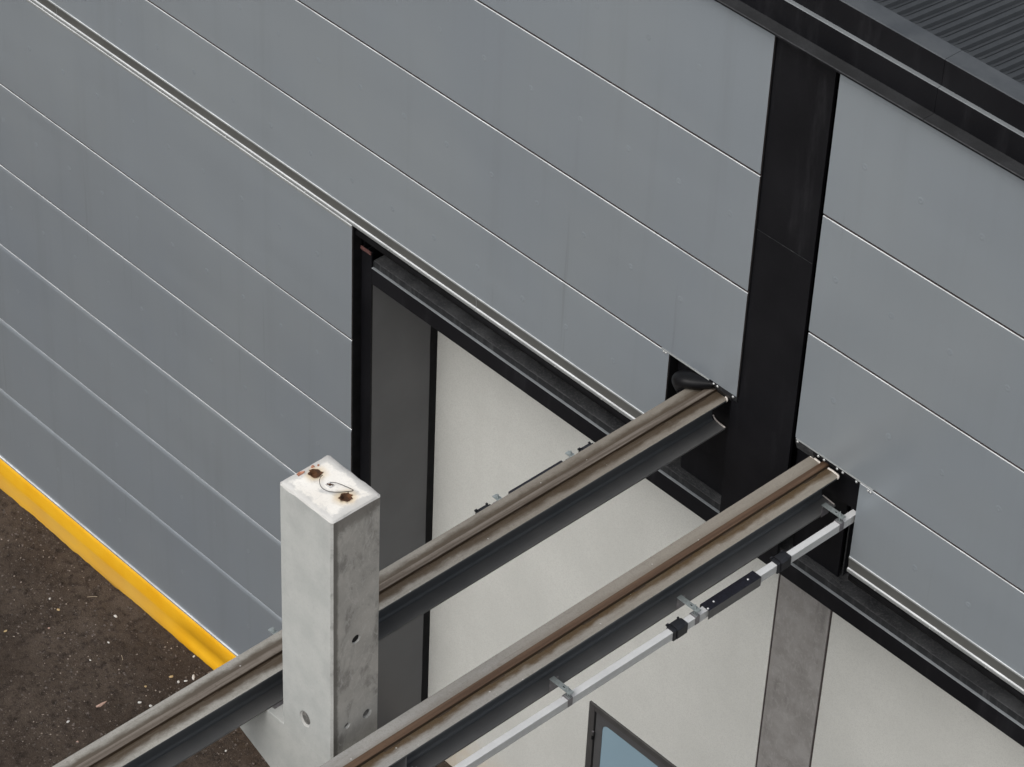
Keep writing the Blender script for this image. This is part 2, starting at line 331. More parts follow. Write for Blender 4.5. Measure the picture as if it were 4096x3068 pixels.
# hidden-fastener dimples, pressed into the facings at half metre centres
d = MB(); seg = 14; rings = [(.027, -.0003), (.020, .0014), (.012, .0021), (.005, .0004), (.001, .0003)]
v = []
for r_, h_ in rings:
    for i in range(seg): a = 2 * math.pi * i / seg; v.append((r_ * math.cos(a), -h_, r_ * math.sin(a) * 1.15))
f = [(k * seg + i, k * seg + (i + 1) % seg, (k + 1) * seg + (i + 1) % seg, (k + 1) * seg + i) for k in range(len(rings) - 1) for i in range(seg)]
d.poly(v, f, 'panel'); dim = d.build('fastener_dimple', panels_low[0], smooth=True, loc=(-4.998, 0, .965)); first = True
dz_low = [.965, 1.968, 2.967, 3.97, 5.0, 6.077]
for i, p in enumerate(panels_low):
    for k in range(11):
        if i == 0 and k == 0: continue
        x = -4.998 + .503 * k + (.03 if i else 0) + random.uniform(-.012, .012)
        if x < -.15: link_copy(dim, p, (x, 0, dz_low[i] + random.uniform(-.008, .008)))
dz_up = [7.07, 8.032, 9.03, 10.05]
for i in range(4):
    for k in range(-9, 19):
        x = .505 * k + (-.014 if i % 2 == 0 else .095) + random.uniform(-.012, .012)
        if x < (3.4 if i == 0 else 4.1): link_copy(dim, pu_l[i], (x, 0, dz_up[i] + random.uniform(-.008, .008)))
        elif x > (5.7 if i == 0 else 5.0): link_copy(dim, pu_r[i], (x, 0, dz_up[i] + random.uniform(-.008, .008)))
# horizontal drip flashing under the upper panels
def drip(x0, x1):
    b = MB()
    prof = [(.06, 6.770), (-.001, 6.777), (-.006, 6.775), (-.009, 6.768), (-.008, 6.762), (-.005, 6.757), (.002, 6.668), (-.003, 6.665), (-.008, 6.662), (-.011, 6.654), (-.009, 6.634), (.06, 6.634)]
    mats = ['edge_highlight', 'edge_highlight', 'flash', 'flash', 'flash_shade', 'flash_shade', 'edge_highlight', 'edge_highlight', 'flash', 'flash', 'flash', 'flash']
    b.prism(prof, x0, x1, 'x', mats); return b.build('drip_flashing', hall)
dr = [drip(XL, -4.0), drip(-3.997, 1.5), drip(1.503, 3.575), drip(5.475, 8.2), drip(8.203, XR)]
sc = MB(); sc.cyl((0, 0, 0), .007, -.004, 'rivet', axis='y', seg=8); scr = sc.build('flashing_screw', dr[0], loc=(-4.2, -.010, 6.645))
for x in [(-3.7 + .52 * k) for k in range(10)]: link_copy(scr, dr[1], (x, -.0100, 6.645))
for x in [(1.9 + .52 * k) for k in range(4)]: link_copy(scr, dr[2], (x, -.0100, 6.645))
for x in [(5.75 + .52 * k) for k in range(4)]: link_copy(scr, dr[3], (x, -.0100, 6.645))
# capping of the lower wall section
b = MB(); b.prism([(.06, 6.628), (-.003, 6.626), (-.008, 6.620), (-.009, 6.598), (-.006, 6.598), (-.004, 6.612), (.06, 6.616)], XL, .002, 'x', ['edge_highlight', 'edge_highlight', 'flash', 'flash', 'flash', 'flash', 'flash']); cap = b.build('wall_capping', hall)
# yellow plinth strip (with a kicked fold near the beam)
b = MB(); xs = [XL] + [-6 + .1 * k for k in range(60)] + [0.0]
def yprof(x):
    t = max(0, min(1, (x + 2.9) / .6)); k = .5 - .5 * math.cos(math.pi * t); w = .004 * noise.noise(Vector((x * 1.7, 3, 0)))
    return [(.02, .447), (-.006, .445), (-.012 + w, .36), (-.026 + w, .245 - .02 * k), (-.022 + w + .012 * k, .205), (-.030 + w - .006 * k, .11), (-.034 - .012 * k + w, .03 + .02 * k), (-.030 - .004 * k, -.06), (.02, -.06)]
P = [yprof(x) for x in xs]
for i in range(len(xs) - 1):
    for j in range(8): b.face([(xs[i], *P[i][j]), (xs[i + 1], *P[i + 1][j]), (xs[i + 1], *P[i + 1][j + 1]), (xs[i], *P[i][j + 1])], 'yellow')
b.face([(0, *q) for q in P[-1]], 'yellow'); pl = b.build('plinth', hall, smooth=True)
b = MB(); b.prism([(.03, .452), (-.014, .447), (-.017, .434), (-.012, .430), (.03, .434)], XL, 0.0, 'x', ['edge_highlight', 'flash', 'flash', 'flash', 'flash']); b.build('plinth_trim', hall)
# black steel: jamb post, column, lintel
b = MB(); b.box(.008, .132, .10, .118, 0, 6.36, 'black'); b.box(.045, .060, .119, .60, 0, 6.35, 'black'); b.box(-.16, .005, .135, .30, 0, 6.6, 'black')
jamb = b.build('jamb_post', hall)
b = MB(); b.box(-.02, .131, .088, .099, 6.345, 6.372, 'primer'); b.build('head_plate', hall)
b = MB(); b.box(.118, .130, .1185, .79, 0, 6.25, 'reveal'); b.build('reveal_panel', hall)
b = MB(); ys = [.79, .868]; zz = [k * .12 for k in range(53)]; 
for i in range(len(zz) - 1):
    e0 = .79 + .010 * noise.noise(Vector((zz[i] * 2.1, 0, 0))); e1 = .79 + .010 * noise.noise(Vector((zz[i + 1] * 2.1, 0, 0)))
    b.face([(.1335, e0, zz[i]), (.1335, .869, zz[i]), (.1335, .869, zz[i + 1]), (.1335, e1, zz[i + 1])], 'rubber')
    b.face([(.1335, e0, zz[i]), (.1335, e1, zz[i + 1]), (.122, e1, zz[i + 1]), (.122, e0, zz[i])], 'rubber')
b.build('corner_seal', hall)
b = MB()
prof = [(.10, 6.046), (.10, 6.207), (.1025, 6.211), (.122, 6.211), (.122, 6.274), (.125, 6.277), (.31, 6.277), (.31, 6.046)]
b.prism(prof, .134, XR, 'x', ['black', 'lip', 'lip', 'streak', 'dusty', 'dusty', 'black', 'black'], 'black'); b.build('lintel_beam', hall)
b = MB(); b.box(.134, XR, .311, .86, 6.10, 6.15, 'black'); b.build('soffit', hall)
b = MB(); b.box(XL, XR, .32, .40, 6.16, 10.9, 'black'); b.box(XL, -.2, .32, .40, -.05, 6.159, 'black'); b.build('inner_lining', hall)
# foam roll under the drip flashing
b = MB(); prof = [(.075 + .045 * math.cos(a), 6.535 + .050 * math.sin(a)) for a in [2 * math.pi * k / 12 for k in range(12)]]
b.prism(prof, -.035, 3.57, 'x', 'rubber'); b.build('foam_seal', hall, smooth=True)
b = MB(); prof = [(.06 + .05 * math.cos(a), 6.56 + .05 * math.sin(a)) for a in [2 * math.pi * k / 12 for k in range(12)]]
b.prism(prof, 5.48, XR, 'x', 'rubber'); b.build('foam_seal', hall, smooth=True)
# wide steel column between the bays: flange plate, web, bracket stubs
b = MB(); b.box(4.20, 4.795, .022, .048, 6.279, 7.49, 'black'); b.box(4.268, 4.795, .022, .048, 7.49, 10.69, 'black'); b.box(4.47, 4.50, .057, .30, 6.279, 10.69, 'black'); colm = b.build('steel_column', hall)
b = MB(); b.box(4.270, 4.792, .0188, .0216, 9.02, 9.026, 'streak'); b.build('splice_plate', colm)
b = MB(); b.box(3.626, 4.198, .194, .215, 6.279, 7.093, 'black'); b.box(3.60, 3.70, .216, .31, 6.279, 7.09, 'black'); b.build('bracket_stub', hall)
b = MB(); b.box(4.797, 5.245, .194, .215, 6.279, 7.093, 'black'); st_ = b.build('bracket_stub', hall)
b = MB(); b.box(5.246, 5.258, .243, .318, 6.279, 7.09, 'streak'); b.face([(5.246, .2425, 6.279), (5.258, .2425, 6.279), (5.258, .2425, 7.05), (5.246, .2425, 7.05)], 'dusty'); b.build('stiffener', st_)
for x0, x1 in ((3.56, 3.66), (4.13, 4.21)):
    pass
b = MB(); b.box(3.60, 4.20, .160, .193, 6.2775, 6.290, 'dusty'); b.build('base_plate', hall)
b = MB(); b.box(4.80, 5.30, .160, .193, 6.2775, 6.290, 'dusty'); b.build('base_plate', hall)
# closure sheets in the notches
b = MB(); b.box(3.50, 4.262, .105, .115, 6.70, 7.492, 'black'); clo_l = b.build('closure_sheet', hall)
b = MB(); b.box(4.80, 5.54, .105, .115, 7.10, 7.492, 'black'); clo_r = b.build('closure_sheet', hall)
b = MB(); b.prism([(.006, 7.494), (.004, 7.46), (.030, 7.385), (.104, 7.375), (.104, 7.494)], 4.85, 5.02, 'x', 'dusty'); b.prism([(.006, 7.494), (.004, 7.455), (.020, 7.44), (.104, 7.44), (.104, 7.494)], 5.021, 5.474, 'x', 'black'); strip_r = b.build('edge_strip', hall)
b = MB(); b.prism([(.006, 7.494), (.004, 7.46), (.060, 7.37), (.104, 7.365), (.104, 7.494)], 3.98, 4.262, 'x', 'streak'); strip_l = b.build('edge_strip', hall)
b = MB(); b.prism([(.05, 7.499), (-.006, 7.499), (-.010, 7.493), (-.006, 7.485), (.05, 7.487)], 3.50, 3.99, 'x', 'flash'); b.build('drip_edge', hall)
b = MB(); b.prism([(.05, 7.4995), (-.004, 7.4995), (-.008, 7.494), (-.004, 7.488), (.05, 7.489)], 4.86, 5.60, 'x', 'flash'); b.build('drip_edge', hall)
rv = MB(); rings = [(.011, 0), (.010, .004), (.006, .007), (.0008, .008)]; v = []
for r_, h_ in rings:
    for i in range(10): a = 2 * math.pi * i / 10; v.append((r_ * math.cos(a), -h_, r_ * math.sin(a)))
rv.poly(v, [(k * 10 + i, k * 10 + (i + 1) % 10, (k + 1) * 10 + (i + 1) % 10, (k + 1) * 10 + i) for k in range(3) for i in range(10)], 'rivet')
riv = rv.build('rivet', strip_r, smooth=True, loc=(4.872, .003, 7.470))
for x in (5.074, 5.13, 5.256, 5.31, 5.44): link_copy(riv, strip_r, (x, .003, 7.467))
for x in (4.032, 4.071, 4.228): link_copy(riv, strip_l, (x, .003, 7.480))
for x in (3.522, 3.544): link_copy(riv, pu_l[0], (x, -.001, 7.472))
for x in (5.555, 5.579): link_copy(riv, pu_r[0], (x, -.001, 7.462))
# loose rubber sheet bulging out of the left notch onto the beam
rows = [[(3.700, .00, 7.17), (3.725, -.06, 7.24), (3.835, -.13, 7.388), (3.92, -.075, 7.391), (4.00, .01, 7.40)],
        [(3.655, .01, 7.20), (3.70, -.10, 7.33), (3.83, -.18, 7.42), (3.93, -.12, 7.43), (4.03, .00, 7.435)],
        [(3.632, .01, 7.25), (3.69, -.11, 7.40), (3.82, -.17, 7.49), (3.94, -.10, 7.475), (4.04, -.005, 7.462)],
        [(3.65, .02, 7.33), (3.70, -.07, 7.44), (3.80, -.09, 7.50), (3.93, -.05, 7.500), (4.045, .00, 7.482)],
        [(3.70, .06, 7.37), (3.73, .01, 7.43), (3.80, .00, 7.47), (3.92, .02, 7.485), (4.045, .02, 7.490)]]
me = bpy.data.meshes.new('membrane_flap'); me.from_pydata([p for r_ in rows for p in r_], [], [(j * 5 + i, j * 5 + i + 1, j * 5 + i + 6, j * 5 + i + 5) for j in range(4) for i in range(4)])
me.materials.append(M['membrane']); me.polygons.foreach_set('use_smooth', [True] * 16); fl = bpy.data.objects.new('membrane_flap', me); COL.objects.link(fl); fl.parent = hall
sm = fl.modifiers.new('s', 'SUBSURF'); sm.levels = 3; sm.render_levels = 3; so_ = fl.modifiers.new('t', 'SOLIDIFY'); so_.thickness = .004
# white rendered wall with a door opening, concrete pillar between
YW = .87
def wall(x0, x1, z1, hole=None):
    b = MB(); xs = [x0, x1]; zs = [-.15, z1]
    if hole: xs = [x0, hole[0], hole[1], x1]; zs = [-.15, hole[2], z1]
    for i in range(len(xs) - 1):
        for j in range(len(zs) - 1):
            if hole and i == 1 and j == 0: continue
            for y in (YW, YW + .2): b.face([(xs[i], y, zs[j]), (xs[i + 1], y, zs[j]), (xs[i + 1], y, zs[j + 1]), (xs[i], y, zs[j + 1])], 'render')
    if hole:
        h0, h1, hz = hole
        b.face([(h0, YW, -.15), (h0, YW + .2, -.15), (h0, YW + .2, hz), (h0, YW, hz)], 'render'); b.face([(h1, YW, -.15), (h1, YW + .2, -.15), (h1, YW + .2, hz), (h1, YW, hz)], 'render'); b.face([(h0, YW, hz), (h0, YW + .2, hz), (h1, YW + .2, hz), (h1, YW, hz)], 'render')
    for x in (x0, x1): b.face([(x, YW, -.15), (x, YW + .2, -.15), (x, YW + .2, z1), (x, YW, z1)], 'render')
    b.face([(x0, YW, z1), (x1, YW, z1), (x1, YW + .2, z1), (x0, YW + .2, z1)], 'render')
    return b.build('rendered_wall', hall)
wall(.10, 4.165, 6.40, (2.262, 3.320, 2.226)); wall(4.742, XR, 6.40)
b = MB(); b.box(4.186, 4.721, YW - .004, YW + .2, -.15, 6.40, 'pillar'); pil = b.build('concrete_pillar', hall, bevel=.004)
for x0 in (4.1655, 4.7215):
    b = MB(); b.box(x0, x0 + .020, YW + .006, YW + .1, -.15, 6.40, 'sealant'); b.build('joint_sealant', pil)
# door
D = bpy.data.objects.new('door', None); COL.objects.link(D); D.parent = hall; D.location = (0, 0, 0)
y0 = YW - .022
b = MB(); 
b.box(2.249, 2.318, y0, YW + .05, -.02, 2.240, 'frame'); b.box(3.265, 3.334, y0, YW + .05, -.02, 2.240, 'frame'); b.box(2.3185, 3.2645, y0 + .001, YW + .05, 2.172, 2.239, 'frame'); b.build('door_frame', D, bevel=.002)
gx0, gx1, gz0, gz1, gr = 2.412, 3.155, .95, 2.078, .075
def rrect(x0, x1, z0, z1, r, n=6):
    p = []
    for cx, cz, a0 in ((x1 - r, z1 - r, 0), (x0 + r, z1 - r, 90), (x0 + r, z0 + r, 180), (x1 - r, z0 + r, 270)):
        for k in range(n + 1): a = R(a0 + 90 * k / n); p.append((cx + r * math.cos(a), cz + r * math.sin(a)))
    return p
b = MB(); inner = rrect(gx0, gx1, gz0, gz1, gr); lx0, lx1, lz0, lz1 = 2.330, 3.253, .01, 2.158; n_ = 7
yl = YW - .006
outer = []
for q, (cx, cz) in enumerate(((lx1, lz1), (lx0, lz1), (lx0, lz0), (lx1, lz0))): outer += [(cx, cz)] * n_
k = len(inner)
for i in range(k):
    j = (i + 1) % k; a, c_ = inner[i], inner[j]; o1, o2 = outer[i], outer[j]
    pts = [(a[0], yl, a[1]), (o1[0], yl, o1[1])] + ([(o2[0], yl, o2[1])] if o1 != o2 else []) + [(c_[0], yl, c_[1])]
    b.face(pts, 'leaf'); b.face([(a[0], yl, a[1]), (c_[0], yl, c_[1]), (c_[0], yl + .006, c_[1]), (a[0], yl + .006, a[1])], 'leaf')
for (p1, p2) in (((lx0, lz0), (lx0, lz1)), ((lx0, lz1), (lx1, lz1)), ((lx1, lz1), (lx1, lz0))):
    b.face([(p1[0], yl, p1[1]), (p2[0], yl, p2[1]), (p2[0], yl + .045, p2[1]), (p1[0], yl + .045, p1[1])], 'leaf')
b.build('door_leaf', D)
b = MB(); b.face([(x, yl + .005, z_) for x, z_ in rrect(gx0 - .01, gx1 + .01, gz0 - .01, gz1 + .01, gr)], 'glass'); b.build('glass_pane', D)
b = MB(); b.box(2.30, 3.28, YW + .051, YW + .07, -.02, 2.20, 'rubber'); b.build('door_rebate', D)
for hz in (1.88, .30):
    b = MB(); b.cyl((2.324, y0 - .008, hz), .012, .045, 'frame', seg=12, top='zincdark'); b.cyl((2.324, y0 - .008, hz - .050), .011, .048, 'rubber', seg=12); b.build('hinge', D)
# eaves
def eaveprof(): return [(-.08, 10.700), (-.08, 10.714), (-.076, 10.719), (.028, 10.719), (.028, 10.912), (.031, 10.917), (.062, 10.917), (.062, 11.112), (.066, 11.118), (.223, 11.116), (.223, 11.100), (.30, 11.085), (.30, 10.66), (.02, 10.66), (.02, 10.700)]
em = ['black', 'streak', 'grit', 'black', 'lip', 'lip', 'black', 'coping', 'coping', 'coping', 'roof', 'black', 'black', 'black', 'black']
xb = [XL, -6.0, -2.2, 1.8, 5.62, 9.4, XR]
for i in range(len(xb) - 1):
    b = MB(); b.prism(eaveprof(), xb[i] + .0015, xb[i + 1] - .0015, 'x', em, 'black'); b.build('eave_fascia', hall)
# roof sheet and ribs, falling gently inwards
b = MB(); sl_ = -.100; y1 = 7.0
b.face([(XL, .22, 11.092), (XR, .22, 11.092), (XR, y1, 11.092 + sl_ * (y1 - .22)), (XL, y1, 11.092 + sl_ * (y1 - .22))], 'roof'); roof = b.build('roof_sheet', hall)
rb = MB(); Lr = y1 - .226; zf = lambda y: sl_ * (y - .226)
prof = [(-.030, -.001), (-.018, .022), (.018, .022), (.030, -.001)]
for i in range(3):
    u, w = prof[i]; u2, w2 = prof[i + 1]
    rb.face([(u, 0, w), (u, Lr, w + sl_ * Lr), (u2, Lr, w2 + sl_ * Lr), (u2, 0, w2)], 'roof')
rb.face([(u, 0, w) for u, w in prof], 'roof')
for (u, w), (u2, w2) in (((.047, -.001), (.050, .006)), ((.050, .006), (.057, .006)), ((.057, .006), (.060, -.001))):
    rb.face([(u, 0, w), (u, Lr, w + sl_ * Lr), (u2, Lr, w2 + sl_ * Lr), (u2, 0, w2)], 'roof')
rib = rb.build('roof_rib', roof, loc=(3.0, .226, 11.092))
for k in range(1, 70): link_copy(rib, roof, (3.0 + .1075 * k, .226, 11.092))

# ================================================================= crane runway beams
ZT = 7.384
def runway(xc, label, fm, rmat, y1, name='crane_runway_beam'):
    t = empty(name, (xc, 0, 0), label, 'steel beam', 'crane runway beams'); y0 = -11.0
    hw, d_, tf, tw, fr = .145, .29, .014, .0085, .024
    prof = [(-hw, ZT), (hw, ZT), (hw, ZT - tf)]
    mats = [fm, 'beam', 'beam']
    def fil(cx, cz, a0, a1, n=5): return [(cx + fr * math.cos(R(a0 + (a1 - a0) * k / n)), cz + fr * math.sin(R(a0 + (a1 - a0) * k / n))) for k in range(n + 1)]
    f1 = fil(tw / 2 + fr, ZT - tf - fr, 90, 180); f2 = fil(tw / 2 + fr, ZT - d_ + tf + fr, 180, 270)
    prof += f1 + f2; mats += ['beam'] * (len(f1) + len(f2) - 1) + ['beam_low']
    prof += [(hw, ZT - d_ + tf), (hw, ZT - d_), (-hw, ZT - d_), (-hw, ZT - d_ + tf)]; mats += ['beam_low', 'beam', 'beam', 'beam_low']
    g1 = [(-u, w) for u, w in reversed(f2)]; g2 = [(-u, w) for u, w in reversed(f1)]
    prof += g1 + g2; mats += ['beam'] * (len(g1) + len(g2)); prof += [(-hw, ZT - tf)]; mats += ['beam']
    b = MB(); b.prism(prof, y0, y1, 'y', mats, 'beam'); b.build('girder', t)
    b = MB(); rp = [(-.0275, ZT + .001), (-.0275, ZT + .026), (-.0245, ZT + .030), (.0245, ZT + .030), (.0275, ZT + .026), (.0275, ZT + .001)]
    b.prism(rp, y0, y1 + .03, 'y', ['rail_side', rmat, rmat, rmat, 'rail_side', 'rail_side'], 'rail_side'); b.build('crane_rail', t)
    # intermittent weld along the rail foot
    wy = y1 - .12; k = 0
    while wy > -7.5:
        L_ = .10 + .05 * random.random()
        for s_ in (1, -1):
            b = MB(); b.prism([(s_ * .0285, ZT + .001), (s_ * .0285, ZT + .008), (s_ * .036, ZT + .001)], wy - L_, wy, 'y', 'rail_side'); b.build('fillet_weld', t)
        wy -= .42 + .06 * random.random()
    return t
b1t = runway(4.005, 'left crane runway beam with worn brown rail, running behind the concrete column', 'flange1', 'rail1', .045)
b2t = runway(5.120, 'right crane runway beam with rusty rail, grey conductor bar hung along its right side', 'flange2', 'rail2', .030)
def bead(parent, pts, r, mat='weld'):
    o = tube('weld_bead', pts, r, mat, parent); return o
bead(b2t, [(-.138, .034, ZT + .004), (-.10, .036, ZT + .006), (-.06, .031, ZT + .004), (-.035, .03, ZT + .004)], .008)
bead(b2t, [(.035, .03, ZT + .004), (.07, .033, ZT + .006), (.11, .030, ZT + .005), (.146, .028, ZT + .004), (.149, .004, ZT - .004)], .008)
bead(b2t, [(.02, .031, ZT - .265), (.07, .032, ZT - .272), (.135, .028, ZT - .274)], .0045)
bead(b1t, [(.115, .046, ZT + .003), (.143, .043, ZT + .003), (.149, .025, ZT - .004)], .007)
bead(b1t, [(.015, .046, ZT - .235), (.03, .046, ZT - .262), (.09, .046, ZT - .274), (.145, .044, ZT - .274)], .006)
b = MB(); b.box(-.0042 + .005, .140, -4.10, -4.092, ZT - .27, ZT - .02, 'beam_low'); 
b.build('web_stiffener', b2t)

# ================================================================= concrete column between the beams
CX0, CX1, CY0, CY1, CZ = 4.303, 4.806, -4.336, -3.932, 9.215
colu = empty('concrete_column', ((CX0 + CX1) / 2, (CY0 + CY1) / 2, 0), 'pale precast concrete column with rusty pockets on top, standing between the runway beams', 'column')
off = Vector((-(CX0 + CX1) / 2, -(CY0 + CY1) / 2, 0)); hwx, hwy = (CX1 - CX0) / 2, (CY1 - CY0) / 2
bm = bmesh.new(); ch = .014
ring = [(-hwx + ch, -hwy), (hwx - ch, -hwy), (hwx, -hwy + ch), (hwx, hwy - ch), (hwx - ch, hwy), (-hwx + ch, hwy), (-hwx, hwy - ch), (-hwx, -hwy + ch)]
zs = [-.3 + .085 * k for k in range(112)]; zs = [z_ for z_ in zs if z_ < CZ - .03] + [CZ - .012]
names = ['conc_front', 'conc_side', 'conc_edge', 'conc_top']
def sub(ringpts, nseg=7):
    out = []; mi = []
    for i in range(8):
        a = Vector(ringpts[i]); c_ = Vector(ringpts[(i + 1) % 8]); ns = nseg if i % 2 == 0 else 1
        for k in range(ns): out.append(tuple(a.lerp(c_, k / ns))); mi.append({0: 0, 2: 1, 4: 0, 6: 1}.get(i, 2))
    return out, mi
rp, rmi = sub(ring); loops = []
for z_ in zs:
    lp = []
    for (x, y), m_ in zip(rp, rmi):
        e = .0005 if m_ != 2 else .003; q = Vector((x, y, z_)) * 6
        lp.append(bm.verts.new((x + e * noise.noise(q), y + e * noise.noise(q + Vector((9, 0, 0))), z_ + (0 if z_ < CZ - .03 else .007 * noise.noise(q * 3) - max(0, .03 * (noise.noise(q * 1.7) - .25))))))
    loops.append(lp)
ins = []
for (x, y) in rp:
    q = Vector((x, y, 1)) * 14; k = .965 + .02 * noise.noise(q); ins.append(bm.verts.new((x * k, y * k, CZ + .004 * noise.noise(q))))
loops.append(ins); N = len(rp)
for a, c_ in zip(loops[:-1], loops[1:]):
    for i in range(N):
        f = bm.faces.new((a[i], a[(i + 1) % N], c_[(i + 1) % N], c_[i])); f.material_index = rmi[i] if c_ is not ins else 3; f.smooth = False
prev = ins
for s_ in (.8, .6, .4, .2):
    cur = [bm.verts.new((v_.co.x * s_, v_.co.y * s_, CZ + .003 * noise.noise(Vector((v_.co.x * s_, v_.co.y * s_, 2)) * 25))) for v_ in ins]
    for i in range(N): f = bm.faces.new((prev[i], prev[(i + 1) % N], cur[(i + 1) % N], cur[i])); f.material_index = 3; f.smooth = True
    prev = cur
f = bm.faces.new(prev); f.material_index = 3
bm.faces.new(list(reversed(loops[0])))
bmesh.ops.recalc_face_normals(bm, faces=bm.faces)
me = bpy.data.meshes.new('shaft'); bm.to_mesh(me); bm.free()
for q in names: me.materials.append(M[q])
shaft = bpy.data.objects.new('shaft', me); COL.objects.link(shaft); shaft.parent = colu
# cast-in pockets cut into the faces
cut = MB()
def cup(c, r, depth, axis, sq=1.0):
    v = []; seg = 16
    for k, (rr, dd) in enumerate(((r * 1.12, -.02), (r, .004), (r * .72, depth))):
        for i in range(seg):
            a = 2 * math.pi * i / seg; w_ = 1 + .12 * noise.noise(Vector((i * .7, c[2] * 5, 0))); u, w = rr * w_ * math.cos(a), rr * w_ * sq * math.sin(a)
            v.append({'x': (c[0] - dd, c[1] + u, c[2] + w), 'y': (c[0] + u, c[1] + dd, c[2] + w), 'z': (c[0] + u, c[1] + w, c[2] - dd)}[axis])
    b = MB(); b.poly(v, [(k * 16 + i, k * 16 + (i + 1) % 16, (k + 1) * 16 + (i + 1) % 16, (k + 1) * 16 + i) for k in range(2) for i in range(16)] + [tuple(range(15, -1, -1)), tuple(range(32, 48))], 'conc_edge'); return b
cups = [cup((CX1 + off.x, -4.133 + off.y, 8.101), .034, .07, 'x'), cup((CX1 + off.x, -4.034 + off.y, 7.363), .036, .016, 'x', 1.05), cup((CX1 + off.x, -4.205 + off.y, 7.366), .024, .014, 'x'), cup((4.538 + off.x, CY0 + off.y, 7.311), .050, .016, 'y', 1.3),
        cup((4.391 + off.x, -4.115 + off.y, CZ), .034, .03, 'z'), cup((4.684 + off.x, -4.117 + off.y, CZ), .034, .03, 'z')]
for cb_ in cups:
    co_ = cb_.build('cutter'); co_.parent = colu
    md = shaft.modifiers.new('b', 'BOOLEAN'); md.operation = 'DIFFERENCE'; md.object = co_; md.solver = 'EXACT'
bpy.context.view_layer.update()
me2 = bpy.data.meshes.new_from_object(shaft.evaluated_get(bpy.context.evaluated_depsgraph_get()))
shaft.modifiers.clear(); shaft.data = me2
for o in [o for o in bpy.data.objects if o.name.startswith('cutter')]: bpy.data.objects.remove(o, do_unlink=True)
def blob(cx, cy, z_, r, seg, amp, mat, name, parent, seed, sy=1.0):
    b = MB(); pts = []
    for i in range(seg):
        a = 2 * math.pi * i / seg; rr = r * (1 + amp * noise.noise(Vector((math.cos(a) * 1.6 + seed, math.sin(a) * 1.6, seed)))); pts.append((cx + rr * math.cos(a), cy + sy * rr * math.sin(a), z_))
    lo = [(p[0], p[1], z_ - .006) for p in pts]
    b.poly(pts + lo, [tuple(range(seg))] + [(i, (i + 1) % seg, seg + (i + 1) % seg, seg + i) for i in range(seg)], mat); return b.build(name, parent)
for k, (x, y) in enumerate(((4.391, -4.115), (4.684, -4.117))):
    x += off.x; y += off.y; b = MB(); seg = 24; v = []
    for rr, zz_ in ((1.22, .0045), (.95, .003), (.62, -.020), (.0, -.026)):
        for i in range(seg):
            a = 2 * math.pi * i / seg; w_ = 1 + (.55 * noise.noise(Vector((math.cos(a) * 3.1 + k * 7, math.sin(a) * 3.1, 3))) if rr > 1 else 0); v.append((x + .034 * rr * w_ * math.cos(a), y + .034 * rr * w_ * math.sin(a), CZ + zz_))
    b.poly(v, [(q * seg + i, q * seg + (i + 1) % seg, (q + 1) * seg + (i + 1) % seg, (q + 1) * seg + i) for q in range(3) for i in range(seg)], 'rust'); b.build('rust_pocket', colu)
b = MB(); b.box(-.022, .022, -.020, .020, CZ - .005, CZ + .006, 'white_ring'); sk = b.build('socket', colu, loc=(4.535 + off.x, -4.117 + off.y, 0))
for dx, dy, r_ in ((0, 0, .011), (-.014, -.008, .006), (.013, .010, .006)):
    b = MB(); b.cyl((dx, dy, CZ + .005), r_, .003, 'rust', seg=10); b.build('pin', sk)
wire = [(4.447, -4.100), (4.447, -4.115), (4.482, -4.160), (4.532, -4.190), (4.583, -4.178), (4.619, -4.134), (4.646, -4.084), (4.672, -4.036), (4.642, -4.046), (4.58, -4.071), (4.552, -4.091), (4.535, -4.117)]
tube('wire_loop', [(x + off.x, y + off.y, CZ + .014 + .012 * math.sin(i * .7)) for i, (x, y) in enumerate(wire)], .0021, 'wire', colu)
for k, (x, y, r_, sy) in enumerate(((4.334, -4.185, .015, 1.6), (4.332, -4.085, .010, 1.2), (4.345, -4.05, .007, 1))):
    blob(x + off.x, y + off.y, CZ + .0045, r_, 12, .7, 'brick_red', 'brick_fleck', colu, k * 3.1, sy)
M['hole'] = simple('hole_shade', (.012, .011, .010), .9); M['pocket_shade'] = concrete('pocket_shade', (.15, .145, .135), (.26, .25, .235), (.08, .08, .075), 20, .45, .6, .8)  # dark discs set inside the recesses, their inner shade put into the colour
for (y, z_, r_, dp, mt) in ((-4.133, 8.101, .031, .012, 'hole'), (-4.034, 7.363, .029, .0145, 'pocket_shade'), (-4.205, 7.366, .019, .0125, 'pocket_shade')):
    b = MB(); b.face([(CX1 + off.x - dp, y + off.y + r_ * math.cos(2 * math.pi * i / 16), z_ + r_ * math.sin(2 * math.pi * i / 16)) for i in range(16)], mt); b.build('pocket_shade', colu)
b = MB(); b.face([(4.538 + off.x + .043 * math.cos(2 * math.pi * i / 16), CY0 + off.y + .0120, 7.311 + .056 * math.sin(2 * math.pi * i / 16)) for i in range(16)], 'pocket_shade'); b.build('pocket_shade', colu)
# corbels carrying the beams
b = MB(); zt = 7.091; xo = hwx + .62; y0, y1_ = -hwy - .0006, hwy + .0006
prof = [(-xo, zt), (xo, zt), (xo, 6.765), (hwx, 6.50), (hwx - .02, 6.46), (-hwx + .02, 6.46), (-hwx, 6.50), (-xo, 6.765)]
b.prism([(u, w) for u, w in prof], y0, y1_, 'y', 'conc_front', 'conc_front'); b.build('corbel', colu, bevel=.006)
for sgn in (-1, 1):
    xb_ = (4.005 if sgn < 0 else 5.12) + off.x
    b = MB(); b.box(xb_ - .17, xb_ + .17, -.16, .16, 7.0915, 7.0935, 'zincdark'); b.build('bearing_plate', colu)

